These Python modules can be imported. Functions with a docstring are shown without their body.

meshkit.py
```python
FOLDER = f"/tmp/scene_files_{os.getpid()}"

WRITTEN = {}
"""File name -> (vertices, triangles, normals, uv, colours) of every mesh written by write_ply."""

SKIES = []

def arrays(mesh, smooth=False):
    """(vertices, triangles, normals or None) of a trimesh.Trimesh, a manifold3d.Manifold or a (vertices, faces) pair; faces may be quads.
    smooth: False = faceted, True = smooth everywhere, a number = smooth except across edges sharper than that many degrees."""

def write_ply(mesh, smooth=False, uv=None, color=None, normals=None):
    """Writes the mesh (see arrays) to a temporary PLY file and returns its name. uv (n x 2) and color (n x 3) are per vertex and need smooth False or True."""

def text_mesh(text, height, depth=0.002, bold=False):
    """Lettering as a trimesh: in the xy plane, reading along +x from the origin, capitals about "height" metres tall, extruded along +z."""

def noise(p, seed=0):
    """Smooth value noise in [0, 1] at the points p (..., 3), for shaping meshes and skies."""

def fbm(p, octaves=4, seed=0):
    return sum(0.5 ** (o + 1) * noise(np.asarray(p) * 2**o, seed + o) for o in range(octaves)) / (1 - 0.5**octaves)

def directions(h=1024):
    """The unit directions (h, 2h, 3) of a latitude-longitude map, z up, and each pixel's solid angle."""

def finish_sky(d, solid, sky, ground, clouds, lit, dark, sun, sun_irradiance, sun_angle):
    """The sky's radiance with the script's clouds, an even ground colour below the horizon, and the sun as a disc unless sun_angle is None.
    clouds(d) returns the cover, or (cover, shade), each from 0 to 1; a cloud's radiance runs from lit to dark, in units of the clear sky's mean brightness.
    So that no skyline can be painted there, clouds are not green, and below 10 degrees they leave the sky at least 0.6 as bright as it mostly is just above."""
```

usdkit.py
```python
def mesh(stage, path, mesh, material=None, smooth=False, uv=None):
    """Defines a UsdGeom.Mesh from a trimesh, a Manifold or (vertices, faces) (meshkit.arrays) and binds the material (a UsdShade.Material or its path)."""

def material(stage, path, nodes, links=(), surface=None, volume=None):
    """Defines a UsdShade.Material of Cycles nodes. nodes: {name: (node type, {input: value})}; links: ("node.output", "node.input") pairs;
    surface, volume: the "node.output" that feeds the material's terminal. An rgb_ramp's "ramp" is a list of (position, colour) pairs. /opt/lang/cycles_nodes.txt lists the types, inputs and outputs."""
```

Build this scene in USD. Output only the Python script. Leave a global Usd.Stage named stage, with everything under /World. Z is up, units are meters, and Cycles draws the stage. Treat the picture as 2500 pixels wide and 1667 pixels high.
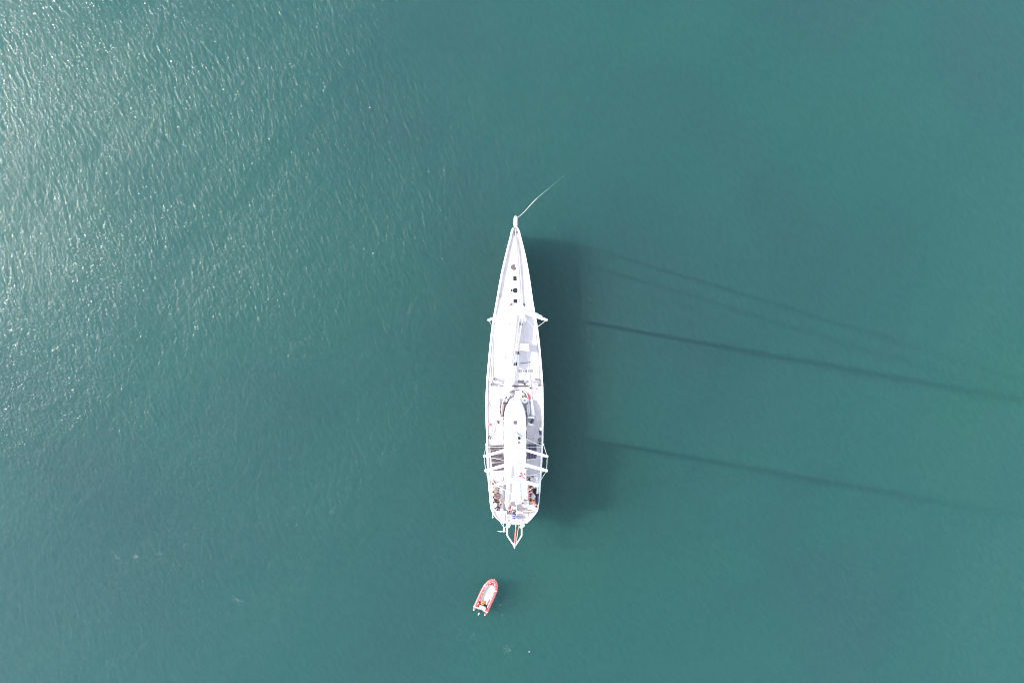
import math, random
import numpy as np, trimesh, usdkit, meshkit
import manifold3d as m3
from manifold3d import Manifold
from shapely.geometry import Polygon, LineString
from scipy.interpolate import PchipInterpolator
from pxr import Usd, UsdGeom, UsdLux, UsdShade, Gf, Sdf

# ------------------------------------------------------------------ stage, camera, sky, sun, exposure
stage = Usd.Stage.CreateInMemory()
UsdGeom.SetStageUpAxis(stage, 'Z'); UsdGeom.SetStageMetersPerUnit(stage, 1.0)
UsdGeom.Xform.Define(stage, '/World'); UsdGeom.Scope.Define(stage, '/World/Looks')
CAM_H = 71.0                      # the drone hangs 71 m above the water and looks straight down
SUN_EL = math.radians(27.3)
AZ = np.array([-0.988, 0.152]); AZ /= np.linalg.norm(AZ)
SUN = np.array([AZ[0]*math.cos(SUN_EL), AZ[1]*math.cos(SUN_EL), math.sin(SUN_EL)])
EXPOSURE = 1.6
SUN_I, SKY_S = 0.54, 0.15
cam = UsdGeom.Camera.Define(stage, '/World/camera')
cam.CreateFocalLengthAttr(24.0); cam.CreateHorizontalApertureAttr(36.0); cam.CreateVerticalApertureAttr(36*682/1024)
cam.CreateClippingRangeAttr(Gf.Vec2f(0.5, 20000)); cam.AddTranslateOp().Set(Gf.Vec3d(0, 0, CAM_H))
cam.CreateExposureAttr(EXPOSURE)
sky_m = usdkit.material(stage, '/World/Looks/sky', {
    't': ('sky_texture', dict(sky_type='single_scattering', sun_disc=False, sun_elevation=SUN_EL, sun_rotation=math.atan2(SUN[0], SUN[1]))),
    'h': ('hsv', dict(saturation=.5)), 'b': ('background_shader', dict(strength=SKY_S))}, [('t.color', 'h.color'), ('h.color', 'b.color')], surface='b.background')
dome = UsdLux.DomeLight.Define(stage, '/World/sky'); UsdShade.MaterialBindingAPI.Apply(dome.GetPrim()).Bind(sky_m)
dome.GetPrim().SetCustomDataByKey('kind', 'structure')
sun = UsdLux.DistantLight.Define(stage, '/World/sun')
sun.CreateIntensityAttr(SUN_I); sun.CreateNormalizeAttr(True); sun.CreateAngleAttr(1.0); sun.CreateColorAttr(Gf.Vec3f(1, .94, .86))
mm = Gf.Matrix4d(); mm.SetRotate(Gf.Rotation(Gf.Vec3d(0, 0, 1), Gf.Vec3d(*map(float, SUN)))); sun.AddTransformOp().Set(mm)
rng = np.random.default_rng(7); random.seed(7)

# ------------------------------------------------------------------ helpers
FPX = 24.0/36.0*2500
def P(u, v, z=0.0):
    "a point of the survey photograph (2500 x 1667) brought back to its place at height z"
    s = (CAM_H - z)/FPX
    return np.array([(u-1250)*s, -(v-833.5)*s, z])
used = {}
def numbered(path):
    n = used.get(path, 0); used[path] = n+1
    return path if n == 0 else f'{path}_{n:03d}'
ORIGIN = {'/World': np.zeros(3)}
def tag(prim, label=None, cat=None, group=None, kind=None):
    for k, x in (('label', label), ('category', cat), ('group', group), ('kind', kind)):
        if x: prim.SetCustomDataByKey(k, x)
    return prim
def thing(name, loc, label, cat, group=None):
    p = numbered('/World/'+name); x = UsdGeom.Xform.Define(stage, p)
    x.AddTranslateOp().Set(Gf.Vec3d(*map(float, loc))); ORIGIN[p] = np.array(loc, float)
    tag(x.GetPrim(), label, cat, group); return p
def tm(mesh):
    v, f, _ = meshkit.arrays(mesh); return trimesh.Trimesh(v, f, process=False)
def obj(name, mesh, mat, parent='/World', smooth=30, label=None, cat=None, group=None, kind=None):
    "one Mesh prim under parent; the mesh is given in world coordinates"
    p = numbered(parent+'/'+name)
    o = ORIGIN[parent]; m = tm(mesh)
    if parent == '/World':
        c = np.array([*(m.bounds.mean(0)[:2]), m.bounds[0][2]]); ORIGIN[p] = c
        m.vertices = m.vertices - c
    else:
        ORIGIN[p] = o; m.vertices = m.vertices - o
    g = usdkit.mesh(stage, p, m, M[mat], smooth=smooth)
    if parent == '/World': UsdGeom.Xformable(g).AddTranslateOp().Set(Gf.Vec3d(*map(float, ORIGIN[p])))
    tag(g.GetPrim(), label, cat, group, kind); return p
def cat(*ms): return trimesh.util.concatenate([tm(m) for m in ms])
def box(cx, cy, cz, sx, sy, sz, rz=0.0, ch=None):
    "chamfered box"
    ch = min(sx, sy, sz)*.15 if ch is None else ch
    pts = []
    for a in (-1, 1):
        for b in (-1, 1):
            for c in (-1, 1):
                pts += [(a*(sx/2-ch), b*(sy/2-ch), c*sz/2), (a*sx/2, b*(sy/2-ch), c*(sz/2-ch)), (a*(sx/2-ch), b*sy/2, c*(sz/2-ch))]
    m = Manifold.hull_points(np.array(pts, np.float32))
    m = m.rotate((0, 0, rz)).translate((cx, cy, cz)); return tm(m)
def cyl(c, r, h, r2=None, n=20):
    m = Manifold.cylinder(h, r, r if r2 is None else r2, n).translate(tuple(map(float, c))); return tm(m)
def ball(c, r, n=14, sc=(1, 1, 1)): return tm(Manifold.sphere(r, n).scale(sc).translate(tuple(map(float, c))))
def lathe(c, prof, n=24):
    a = np.linspace(0, 2*math.pi, n, endpoint=False); k = len(prof)
    v = np.array([[r*math.cos(t), r*math.sin(t), z] for t in a for r, z in prof]) + np.array(c)
    f = []
    for i in range(n):
        for j in range(k-1):
            p, q = i*k+j, ((i+1) % n)*k+j
            f += [[p, q, q+1], [p, q+1, p+1]]
    return trimesh.Trimesh(v, f, process=False)
def tube(pts, r, n=8, closed=False):
    "swept tube; r a number or one radius per point"
    pts = np.asarray(pts, float); k = len(pts); r = np.broadcast_to(r, (k,))
    t = np.gradient(pts, axis=0) if not closed else np.roll(pts, -1, 0)-np.roll(pts, 1, 0)
    t /= np.linalg.norm(t, axis=1, keepdims=True)
    up = np.array([0, 0, 1.0]) if abs(t[:, 2]).mean() < .8 else np.array([0, 1.0, 0])
    s = np.cross(t, up); s /= np.maximum(np.linalg.norm(s, axis=1, keepdims=True), 1e-9); w = np.cross(s, t)
    a = np.linspace(0, 2*math.pi, n, endpoint=False)
    v = (pts[:, None] + r[:, None, None]*(np.cos(a)[None, :, None]*s[:, None]+np.sin(a)[None, :, None]*w[:, None])).reshape(-1, 3)
    f = []
    for i in range(k if closed else k-1):
        for j in range(n):
            p, q = i*n+j, i*n+(j+1) % n; p2, q2 = ((i+1) % k)*n+j, ((i+1) % k)*n+(j+1) % n
            f += [[p, q, q2], [p, q2, p2]]
    v = list(v)
    if not closed:
        for e, base, flip in ((pts[0], 0, 1), (pts[-1], (k-1)*n, 0)):
            c = len(v); v.append(e)
            for j in range(n):
                a_, b_ = base+j, base+(j+1) % n
                f.append([c, b_, a_] if flip else [c, a_, b_])
    return trimesh.Trimesh(np.array(v), f, process=False)
def spl(pts, n=40):
    pts = np.asarray(pts, float); d = np.r_[0, np.cumsum(np.linalg.norm(np.diff(pts, axis=0), axis=1))]
    return np.column_stack([PchipInterpolator(d, pts[:, k])(np.linspace(0, d[-1], n)) for k in range(3)])
def pxpoly(pts, z): return np.array([P(u, v, z)[:2] for u, v in pts])
def slab(poly, z0, z1, ch=.03, taper=0.0):
    "solid standing on a plan outline (world xy), with a chamfered top edge"
    pg = Polygon(poly)
    if not pg.exterior.is_ccw: pg = Polygon(list(pg.exterior.coords)[::-1])
    a = np.array(pg.exterior.coords)[:-1]; n = len(a)
    def inset(d):
        e1 = a-np.roll(a, 1, 0); e2 = np.roll(a, -1, 0)-a
        n1 = np.column_stack([-e1[:, 1], e1[:, 0]]); n2 = np.column_stack([-e2[:, 1], e2[:, 0]])
        n1 /= np.linalg.norm(n1, axis=1, keepdims=True); n2 /= np.linalg.norm(n2, axis=1, keepdims=True)
        nn = n1+n2; nn /= np.maximum((nn*nn).sum(1, keepdims=True)/2, .35)
        return a+nn*d
    rings = [np.c_[a, np.full(n, z0)], np.c_[inset(taper), np.full(n, z1-ch)], np.c_[inset(taper+ch), np.full(n, z1)]]
    v = np.vstack(rings); f = []
    for k in range(2):
        for i in range(n):
            p, q = k*n+i, k*n+(i+1) % n
            f += [[p, q, q+n], [p, q+n, p+n]]
    tv, tf = trimesh.creation.triangulate_polygon(Polygon(a), engine='earcut')
    d = np.linalg.norm(tv[:, None]-a[None], axis=2).argmin(1)
    for t in tf:
        t = d[t]; A, B, C = a[t]
        if (B[0]-A[0])*(C[1]-A[1])-(B[1]-A[1])*(C[0]-A[0]) < 0: t = t[::-1]
        f.append([t[0]+2*n, t[1]+2*n, t[2]+2*n]); f.append([t[2], t[1], t[0]])
    return trimesh.Trimesh(v, f, process=False)
def pslab(pts, z0, z1, ch=.03, taper=0.0): return slab(pxpoly(pts, z1), z0, z1, ch, taper)
def sheet(poly_with_holes, z):
    tv, tf = trimesh.creation.triangulate_polygon(poly_with_holes, engine='earcut')
    f = []
    for t in tf:
        A, B, C = tv[t]
        f.append(t if (B[0]-A[0])*(C[1]-A[1])-(B[1]-A[1])*(C[0]-A[0]) > 0 else t[::-1])
    return trimesh.Trimesh(np.c_[tv, np.full(len(tv), z)], f, process=False)
def hullof(spheres, n=10):
    return Manifold.batch_hull([Manifold.sphere(r, n).translate(tuple(map(float, c))) for c, r in spheres])

# ------------------------------------------------------------------ materials
M = {}
def mat(name, col, rough=.5, var=.06, scale=3.0, bump=0.0, bscale=40.0, metallic=0.0, coat=0.0, spec=.5, sheen=0.0):
    c = np.array(col, float)
    nodes = {'g': ('geometry', {}), 'n': ('noise_texture', dict(scale=scale, detail=5, roughness=.6)),
             'r': ('rgb_ramp', dict(ramp=[(.3, tuple(np.clip(c*(1-var), 0, 1))), (.7, tuple(np.clip(c*(1+var), 0, 1)))])),
             'p': ('principled_bsdf', dict(roughness=rough, metallic=metallic, coat_weight=coat, specular_ior_level=spec, sheen_weight=sheen))}
    links = [('g.position', 'n.vector'), ('n.fac', 'r.fac'), ('r.color', 'p.base_color')]
    if bump:
        nodes['bn'] = ('noise_texture', dict(scale=bscale, detail=3)); nodes['b'] = ('bump', dict(strength=.6, distance=bump))
        links += [('g.position', 'bn.vector'), ('bn.fac', 'b.height'), ('b.normal', 'p.normal')]
    M[name] = usdkit.material(stage, '/World/Looks/'+name, nodes, links, surface='p.BSDF')
mat('white_gelcoat', (.78, .765, .765), .3, .03, 1.5, coat=.3)
mat('hull_paint', (.74, .75, .75), .35, .05, .8, coat=.3)
mat('bottom_paint', (.05, .07, .10), .7)
mat('nonskid_deck', (.63, .58, .595), .7, .08, 1.2, bump=.002, bscale=90)
mat('worn_deck', (.54, .488, .497), .7, .10, .9, bump=.002, bscale=90)
mat('cockpit_sole', (.62, .565, .57), .7, .10, 5)
mat('pale_teak', (.55, .45, .42), .65, .12, 6)
mat('sailcloth', (.43, .395, .405), .75, .05, 2.5, bump=.02, bscale=6)
mat('mast_paint', (.78, .765, .77), .35, .03, 2)
mat('steel', (.62, .63, .64), .25, .06, 20, metallic=1.0)
mat('alloy', (.66, .66, .66), .4, .06, 10, metallic=.7)
mat('rope_white', (.72, .70, .64), .8, .12, 30)
mat('rope_yellow', (.62, .60, .36), .8, .12, 30)
mat('rope_weedy', (.56, .60, .26), .85, .25, 6)
mat('rope_dark', (.10, .10, .12), .8, .15, 20)
mat('rope_teal', (.02, .23, .25), .7, .1, 20)
mat('dark_acrylic', (.018, .017, .02), .18, .1, 5)
mat('smoked_acrylic', (.12, .10, .10), .35, .25, 6)
mat('black_metal', (.02, .02, .022), .45, .2, 10)
mat('grey_metal', (.30, .29, .30), .45, .15, 10)
mat('grey_print', (.30, .30, .31), .6, .1, 10)
mat('solar_cell', (.045, .034, .043), .45, .25, 8, spec=.3)
mat('solar_cell_blue', (.035, .035, .07), .45, .25, 8, spec=.3)
mat('solar_back', (.36, .32, .35), .6)
mat('red_fabric', (.62, .05, .06), .75, .15, 8)
mat('red_plastic', (.66, .06, .07), .45, .1, 8)
mat('pvc_red', (.56, .115, .12), .45, .10, 4, bump=.004, bscale=14)
mat('pvc_cream', (.78, .62, .44), .5, .08, 8)
mat('orange_plastic', (.78, .22, .05), .4, .12, 10)
mat('white_plastic', (.74, .74, .73), .4, .04, 4)
mat('rib_floor', (.46, .385, .41), .6, .06, 5)
mat('navy_canvas', (.035, .04, .085), .8, .2, 10, bump=.006, bscale=12)
mat('black_canvas', (.012, .013, .016), .8, .3, 10, bump=.008, bscale=10)
mat('charcoal_canvas', (.06, .055, .07), .8, .25, 10, bump=.006, bscale=12)
mat('white_canvas', (.74, .73, .71), .8, .05, 6, bump=.008, bscale=9)
mat('cream_canvas', (.70, .66, .57), .8, .06, 6, bump=.006, bscale=9)
mat('skin_fair', (.70, .50, .43), .55, .1, 12)
mat('skin_tan', (.54, .35, .27), .55, .1, 12)
mat('hair_dark', (.018, .012, .01), .6, .3, 40)
mat('hair_brown', (.075, .035, .022), .6, .3, 40)
mat('hair_red', (.17, .06, .035), .6, .3, 40)
mat('hair_fair', (.38, .24, .11), .6, .3, 40)
for nm, c in dict(tan=(.52, .36, .16), coral=(.55, .14, .10), pink=(.62, .28, .28), grey=(.25, .24, .24), charcoal=(.055, .055, .06), white=(.72, .72, .72),
                  navy=(.03, .035, .09), maroon=(.20, .035, .05), black=(.012, .012, .014), blue=(.075, .085, .165), orange=(.66, .17, .05), lilac=(.45, .41, .48), beige=(.50, .43, .33)).items():
    mat('cloth_'+nm, c, .85, .12, 14)
mat('eye_dark', (.02, .015, .012), .3)
mat('foam', (.42, .50, .49), .8, .05, 8)
# water: wind ripples on a clear surface over a turbid green body of water
M['water'] = usdkit.material(stage, '/World/Looks/water', {
    'geo': ('geometry', {}),
    'rot': ('mapping', dict(mapping_type='point', rotation=(0, 0, math.radians(-29)))),
    'st': ('mapping', dict(scale=(1.45, .58, 1))),
    'n1': ('noise_texture', dict(scale=1.75, detail=4.0, roughness=.63, distortion=.5)),
    'n0': ('noise_texture', dict(scale=.7, detail=1.5, roughness=.5, distortion=.3)), 'w0': ('math', dict(math_type='multiply', value2=.35)), 's0': ('math', dict(math_type='add')),
    'b0': ('mapping', dict(mapping_type='point', rotation=(0, 0, math.radians(-48)))), 'br': ('mapping', dict(scale=(.5, 1.4, 1))),
    'n3': ('noise_texture', dict(scale=3.0, detail=2.5, roughness=.6)),
    'big': ('noise_texture', dict(scale=.055, detail=4, roughness=.6, distortion=.6)),
    'gust': ('map_range', dict(from_min=.3, from_max=.7, to_min=.5, to_max=1.6)),
    'a3': ('math', dict(math_type='multiply', value2=.5)),
    'sum': ('math', dict(math_type='add')),
    'hm': ('math', dict(math_type='multiply')),
    'b1': ('bump', dict(strength=1, distance=.108)),
    'cl': ('noise_texture', dict(scale=.03, detail=5.0, roughness=.55, distortion=.4)),
    'cr': ('rgb_ramp', dict(ramp=[(.30, (.93, .89, .925)), (.5, (.89, .965, .96)), (.70, (.90, 1.0, .95))])),
    'tr': ('transparent_bsdf', {}),
    'ga': ('glossy_bsdf', dict(color=(1, 1, 1), roughness=.105)), 'gb': ('glossy_bsdf', dict(color=(1, 1, 1), roughness=.40)), 'gl': ('mix_closure', dict(fac=.36)),
    'tw': ('rgb_ramp', dict(ramp=[(.35, (.945, .95, .95)), (.62, (1, 1, 1))])), 'tt': ('mix', dict(mix_type='multiply', fac=1.0)),  # light play on ripples painted into the transmission tint: troughs darker, crests clear
    'fr': ('fresnel', dict(IOR=1.33)), 'mx': ('mix_closure', {}),
    'inv': ('math', dict(math_type='subtract', value1=1.0)), 'ff': ('math', dict(math_type='multiply')),
    'vol': ('volume_coefficients', dict(scatter_coeffs=(.038, .102, .089), absorption_coeffs=(.41, .207, .193)))},
    [('geo.position', 'rot.vector'), ('rot.vector', 'st.vector'), ('st.vector', 'n1.vector'), ('rot.vector', 'n3.vector'),
     ('st.vector', 'n0.vector'), ('n0.fac', 'w0.value1'), ('w0.value', 's0.value1'), ('n1.fac', 's0.value2'), ('geo.position', 'b0.vector'), ('b0.vector', 'br.vector'), ('br.vector', 'big.vector'), ('big.fac', 'gust.value'), ('n3.fac', 'a3.value1'), ('s0.value', 'sum.value1'), ('a3.value', 'sum.value2'),
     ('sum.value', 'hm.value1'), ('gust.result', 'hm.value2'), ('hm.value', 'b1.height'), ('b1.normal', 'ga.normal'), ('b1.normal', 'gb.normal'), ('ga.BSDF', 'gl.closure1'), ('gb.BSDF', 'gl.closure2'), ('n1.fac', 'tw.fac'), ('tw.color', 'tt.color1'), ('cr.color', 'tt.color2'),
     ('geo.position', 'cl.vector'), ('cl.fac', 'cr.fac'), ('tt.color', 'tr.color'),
     ('geo.backfacing', 'inv.value2'), ('fr.fac', 'ff.value1'), ('inv.value', 'ff.value2'), ('ff.value', 'mx.fac'), ('tr.BSDF', 'mx.closure1'), ('gl.closure', 'mx.closure2')],
    surface='mx.closure', volume='vol.vol' if False else 'vol.volume')

# ------------------------------------------------------------------ the sea
sea = trimesh.creation.box((6000, 6000, 30)); sea.apply_translation((0, 0, -15))
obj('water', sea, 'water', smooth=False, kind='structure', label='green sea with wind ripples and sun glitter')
fv, ff_ = [], []
def fleck(x, y, r):
    n = 6; b = len(fv); ph = rng.uniform(0, 6); el = rng.uniform(.55, 1)
    fv.append((x, y, .016))
    for i in range(n):
        a = ph+i*2*math.pi/n; q = r*rng.uniform(.7, 1.15); fv.append((x+q*math.cos(a), y+q*el*math.sin(a), .006))
    for i in range(n): ff_.append((b, b+1+i, b+1+(i+1) % n))
def patch(u, v, su, sv, n, rmin=.018, rmax=.036):
    subs = [(rng.normal(u, su*.6), rng.normal(v, sv*.6)) for _ in range(max(2, n//14))]
    for i in range(n):
        a = subs[rng.integers(len(subs))]; p = P(rng.normal(a[0], su*.28), rng.normal(a[1], sv*.35))
        fleck(p[0], p[1], rng.uniform(rmin, rmax)*rng.choice([.55, .75, .75, 1.2]))
patch(285, 1360, 26, 12, 26); patch(335, 1360, 18, 9, 30); patch(390, 1356, 16, 8, 22); patch(430, 1380, 14, 6, 5)
patch(575, 1470, 22, 16, 24); patch(610, 1452, 14, 6, 6); patch(845, 1512, 25, 14, 12); patch(1128, 1548, 25, 14, 20)
patch(1255, 1582, 30, 9, 16); patch(1240, 1478, 26, 20, 14); patch(1296, 1310, 10, 14, 7); patch(1195, 1195, 4, 26, 10)
patch(1370, 560, 14, 12, 6); patch(1925, 150, 70, 24, 12); patch(2280, 262, 30, 14, 6)
for u, v, r in ((1292, 1590, .09), (1226, 1500, .05)): p = P(u, v); fleck(p[0], p[1], r)
for _ in range(40): p = P(rng.uniform(20, 2480), rng.uniform(20, 1650)); fleck(p[0], p[1], rng.uniform(.015, .035))
obj('foam', trimesh.Trimesh(np.array(fv), ff_, process=False), 'foam', smooth=False, kind='stuff', label='small white foam flecks drifting in loose patches')

# ------------------------------------------------------------------ the yacht: hull and deck
Y0 = P(1257, 915, 0)
YACHT = thing('sailing_yacht', (Y0[0], Y0[1], 0), 'long white two-masted sailing yacht lying at anchor with sails furled', 'sailing yacht')
V = [549, 552, 585, 632, 667, 746, 768, 807, 886, 947, 994, 1058, 1146, 1207, 1241, 1247, 1257, 1275]
L = [1257, 1253.6, 1243.7, 1232, 1224, 1210, 1206, 1200, 1192, 1187.3, 1186, 1187.5, 1190, 1195, 1198.5, 1200.8, 1205.4, 1223.5]
R = [1259, 1262.6, 1273.2, 1284.5, 1291, 1302.8, 1306.8, 1313.5, 1321.5, 1325.6, 1326.2, 1325.8, 1322, 1317.6, 1313.8, 1312.2, 1305, 1288.5]
fl, fr = PchipInterpolator(V, L), PchipInterpolator(V, R)
def zd(v): return float(np.interp(v, [540, 600, 700, 800, 900, 1300], [2.86, 2.66, 2.44, 2.29, 2.22, 2.2]))
def bw(v): return float(np.interp(v, [549, 700, 790], [.22, .2, .07]))        # bulwark height
vs = np.unique(np.r_[np.linspace(549, 1241, 90), [1244, 1247, 1252, 1257, 1262, 1268, 1275]])
def edge(v, side, inset=0.0, dz=0.0):
    z = zd(v); q = P(float((fl if side < 0 else fr)(v)), v, z+bw(v))
    c = P(float(fl(v)+fr(v))/2, v, z+bw(v))
    w = max(abs(q[0]-c[0])-inset, .02)
    return np.array([c[0]+side*w, q[1], z+dz])
prof = [(1.0, 1), (.985, .62), (.95, .3), (.88, 0.0), (.6, -.22), (.28, -.34), (0, -.40)]     # share of the half beam, height (1 = rail, <0 under water in metres * 2)
hv, hf = [], []
for v in vs:
    l, r = edge(v, -1, 0, bw(v)), edge(v, 1, 0, bw(v)); c = (l+r)/2; hb = (r[0]-l[0])/2; zt = l[2]
    row = []
    t = np.clip((v-549)/60, 0, 1); sternlift = np.clip((v-1180)/95, 0, 1)
    for k, h in prof:
        z = zt*h if h >= 0 else h*2.4*t*(1-sternlift)+.0
        z = max(z, -.9+1.5*sternlift**2) if h < .3 else z
        yy = c[1]-(1-h)*.55*(1-t) if v < 620 else c[1]+(1-max(h, 0))*.35*sternlift
        row.append((c[0]-hb*(k if t > 0 else k), yy, z))
    full = row + [(2*c[0]-x, y, z) for x, y, z in row[-2::-1]]
    hv += full
nr = 2*len(prof)-1
for i in range(len(vs)-1):
    for j in range(nr-1):
        a, b = i*nr+j, (i+1)*nr+j
        hf += [[a, b, b+1], [a, b+1, a+1]]
def cap(base, flip):
    for j in range(nr-2):
        t = [base, base+j+1, base+j+2]; hf.append(t[::-1] if flip else t)
cap(0, False); cap((len(vs)-1)*nr, True)
obj('hull', trimesh.Trimesh(np.array(hv), hf, process=False), 'hull_paint', YACHT, smooth=40)
# keel and rudder under water, hardly seen
kz = [(1236, 860), (1272, 860), (1272, 1010), (1236, 1010)]
obj('keel', slab(np.array([[P(1257, v)[0]+s*w, P(1257, v)[1]] for v, w, s in ((870, .12, -1), (870, .12, 1), (1000, .2, 1), (1000, .2, -1))]), -3.2, -.5), 'bottom_paint', YACHT)
# deck: foredeck in strips, after deck flat with the cockpit wells cut out
def strip(v0, v1, n, dz, inset, lo=None, hi=None):
    vv = np.linspace(v0, v1, n); v_, f_ = [], []
    for v in vv:
        a, b = edge(v, -1, inset, dz), edge(v, 1, inset, dz)
        cam_ = [0, .035, .05, .035, 0]
        for k in range(5):
            q = a+(b-a)*k/4; q[2] += cam_[k]*min(1, (b[0]-a[0])/4)*np.clip((930-v)/120, 0, 1); v_.append(q)
    for i in range(n-1):
        for k in range(4):
            a = i*5+k; f_ += [[a+1, a, a+5], [a+1, a+5, a+6]]
    return trimesh.Trimesh(np.array(v_), f_, process=False)
CAPW = .15
obj('foredeck', strip(552, 930, 60, 0, .07), 'nonskid_deck', YACHT)
DZ = 2.2
out = [edge(v, -1, .07)[:2] for v in vs if v >= 930] ; out = [edge(930, -1, .07)[:2]]+out+[edge(v, 1, .07)[:2] for v in vs[::-1] if v >= 930]+[edge(930, 1, .07)[:2]]
front_well = [(1241, 957), (1250, 951), (1262, 949), (1276, 951), (1286, 960), (1290, 975), (1293, 1000), (1294, 1019), (1222, 1019), (1225, 990), (1231, 972)]
aft_well = [(1199, 1161), (1316, 1159), (1315, 1200), (1310.5, 1241), (1302, 1247), (1276, 1247.5), (1275, 1256), (1238, 1256), (1237, 1247.5), (1208, 1247), (1203, 1240), (1201, 1200)]
pg = Polygon(out).buffer(0)
for w in (front_well, aft_well): pg = pg.difference(Polygon(pxpoly(w, DZ)))

obj('after_deck', cat(*[sheet(g, DZ) for g in getattr(pg, 'geoms', [pg]) if g.area > .02]), 'worn_deck', YACHT, smooth=False)
def well(pts, z0, name):
    a = pxpoly(pts, DZ)
    if not Polygon(a).exterior.is_ccw: a = a[::-1]
    n = len(a); v_ = np.vstack([np.c_[a, np.full(n, DZ)], np.c_[a, np.full(n, z0)]]); f_ = []
    for i in range(n):
        j = (i+1) % n; f_ += [[i, n+i, n+j], [i, n+j, j]]
    w = obj(name, trimesh.Trimesh(v_, np.array(f_)[:, ::-1], process=False), 'white_gelcoat', YACHT, smooth=False)
    obj('cockpit_sole', sheet(Polygon(a).buffer(-.004), z0+.01), 'cockpit_sole', w, smooth=False)
    # coaming round the edge
    ring = [np.r_[q, DZ+.05] for q in a]
    obj('coaming', tube(np.array(ring), .055, 8, closed=True), 'white_gelcoat', w)
well(front_well, 1.62, 'forward_cockpit'); well(aft_well, 1.97, 'aft_cockpit')
# bulwark with a cap all round
for s, nm in ((-1, 'bulwark'), (1, 'bulwark')):
    v_, f_ = [], []
    vv = [v for v in vs if v >= 551.5]
    for v in vv:
        BW = bw(v); o, i = edge(v, s, .0, 0), edge(v, s, CAPW, 0)
        for q, dz in ((i, -.03), (i, BW-.02), (edge(v, s, CAPW-.02, 0), BW), (edge(v, s, -.02, 0), BW+.003), (edge(v, s, -.035, 0), BW-.03), (o, -.03)):
            v_.append((q[0], q[1], q[2]+dz))
    for k in range(len(vv)-1):
        for j in range(5):
            a, b = k*6+j, (k+1)*6+j
            f_ += [[a, a+1, b+1], [a, b+1, b]] if s > 0 else [[a, b+1, a+1], [a, b, b+1]]
    obj(nm, trimesh.Trimesh(np.array(v_), f_, process=False), 'white_gelcoat', YACHT)
zt = DZ
a, b = edge(1275, -1, .02), edge(1275, 1, .02)
obj('stern_rail', box((a[0]+b[0])/2, a[1]+.04, DZ+.08, b[0]-a[0]+.05, .16, .19), 'white_gelcoat', YACHT)
# anchor platform on the stem
def S(u, v, dz): return P(u, v, zd(v)+dz)
pl = [(1254.4, 556), (1254.4, 534), (1255, 530), (1256.6, 527.6), (1258.6, 527), (1260.6, 527.6), (1262.2, 530), (1262.8, 534), (1262.8, 556)]
bp = obj('anchor_platform', slab(pxpoly(pl, 2.95), 2.82, 2.98, .03), 'white_gelcoat', YACHT)
obj('chain_groove', slab(pxpoly([(1257.6, 545), (1257.6, 530.5), (1259.4, 530.5), (1259.4, 545)], 2.99), 2.97, 2.985, .003), 'grey_metal', bp)
obj('bow_roller', tm(Manifold.cylinder(.12, .05, .05, 14).rotate((0, 90, 0)).translate((P(1258.4, 529, 3)[0]-.06, P(1258.4, 529, 3)[1], 2.97))), 'grey_metal', bp)
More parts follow.
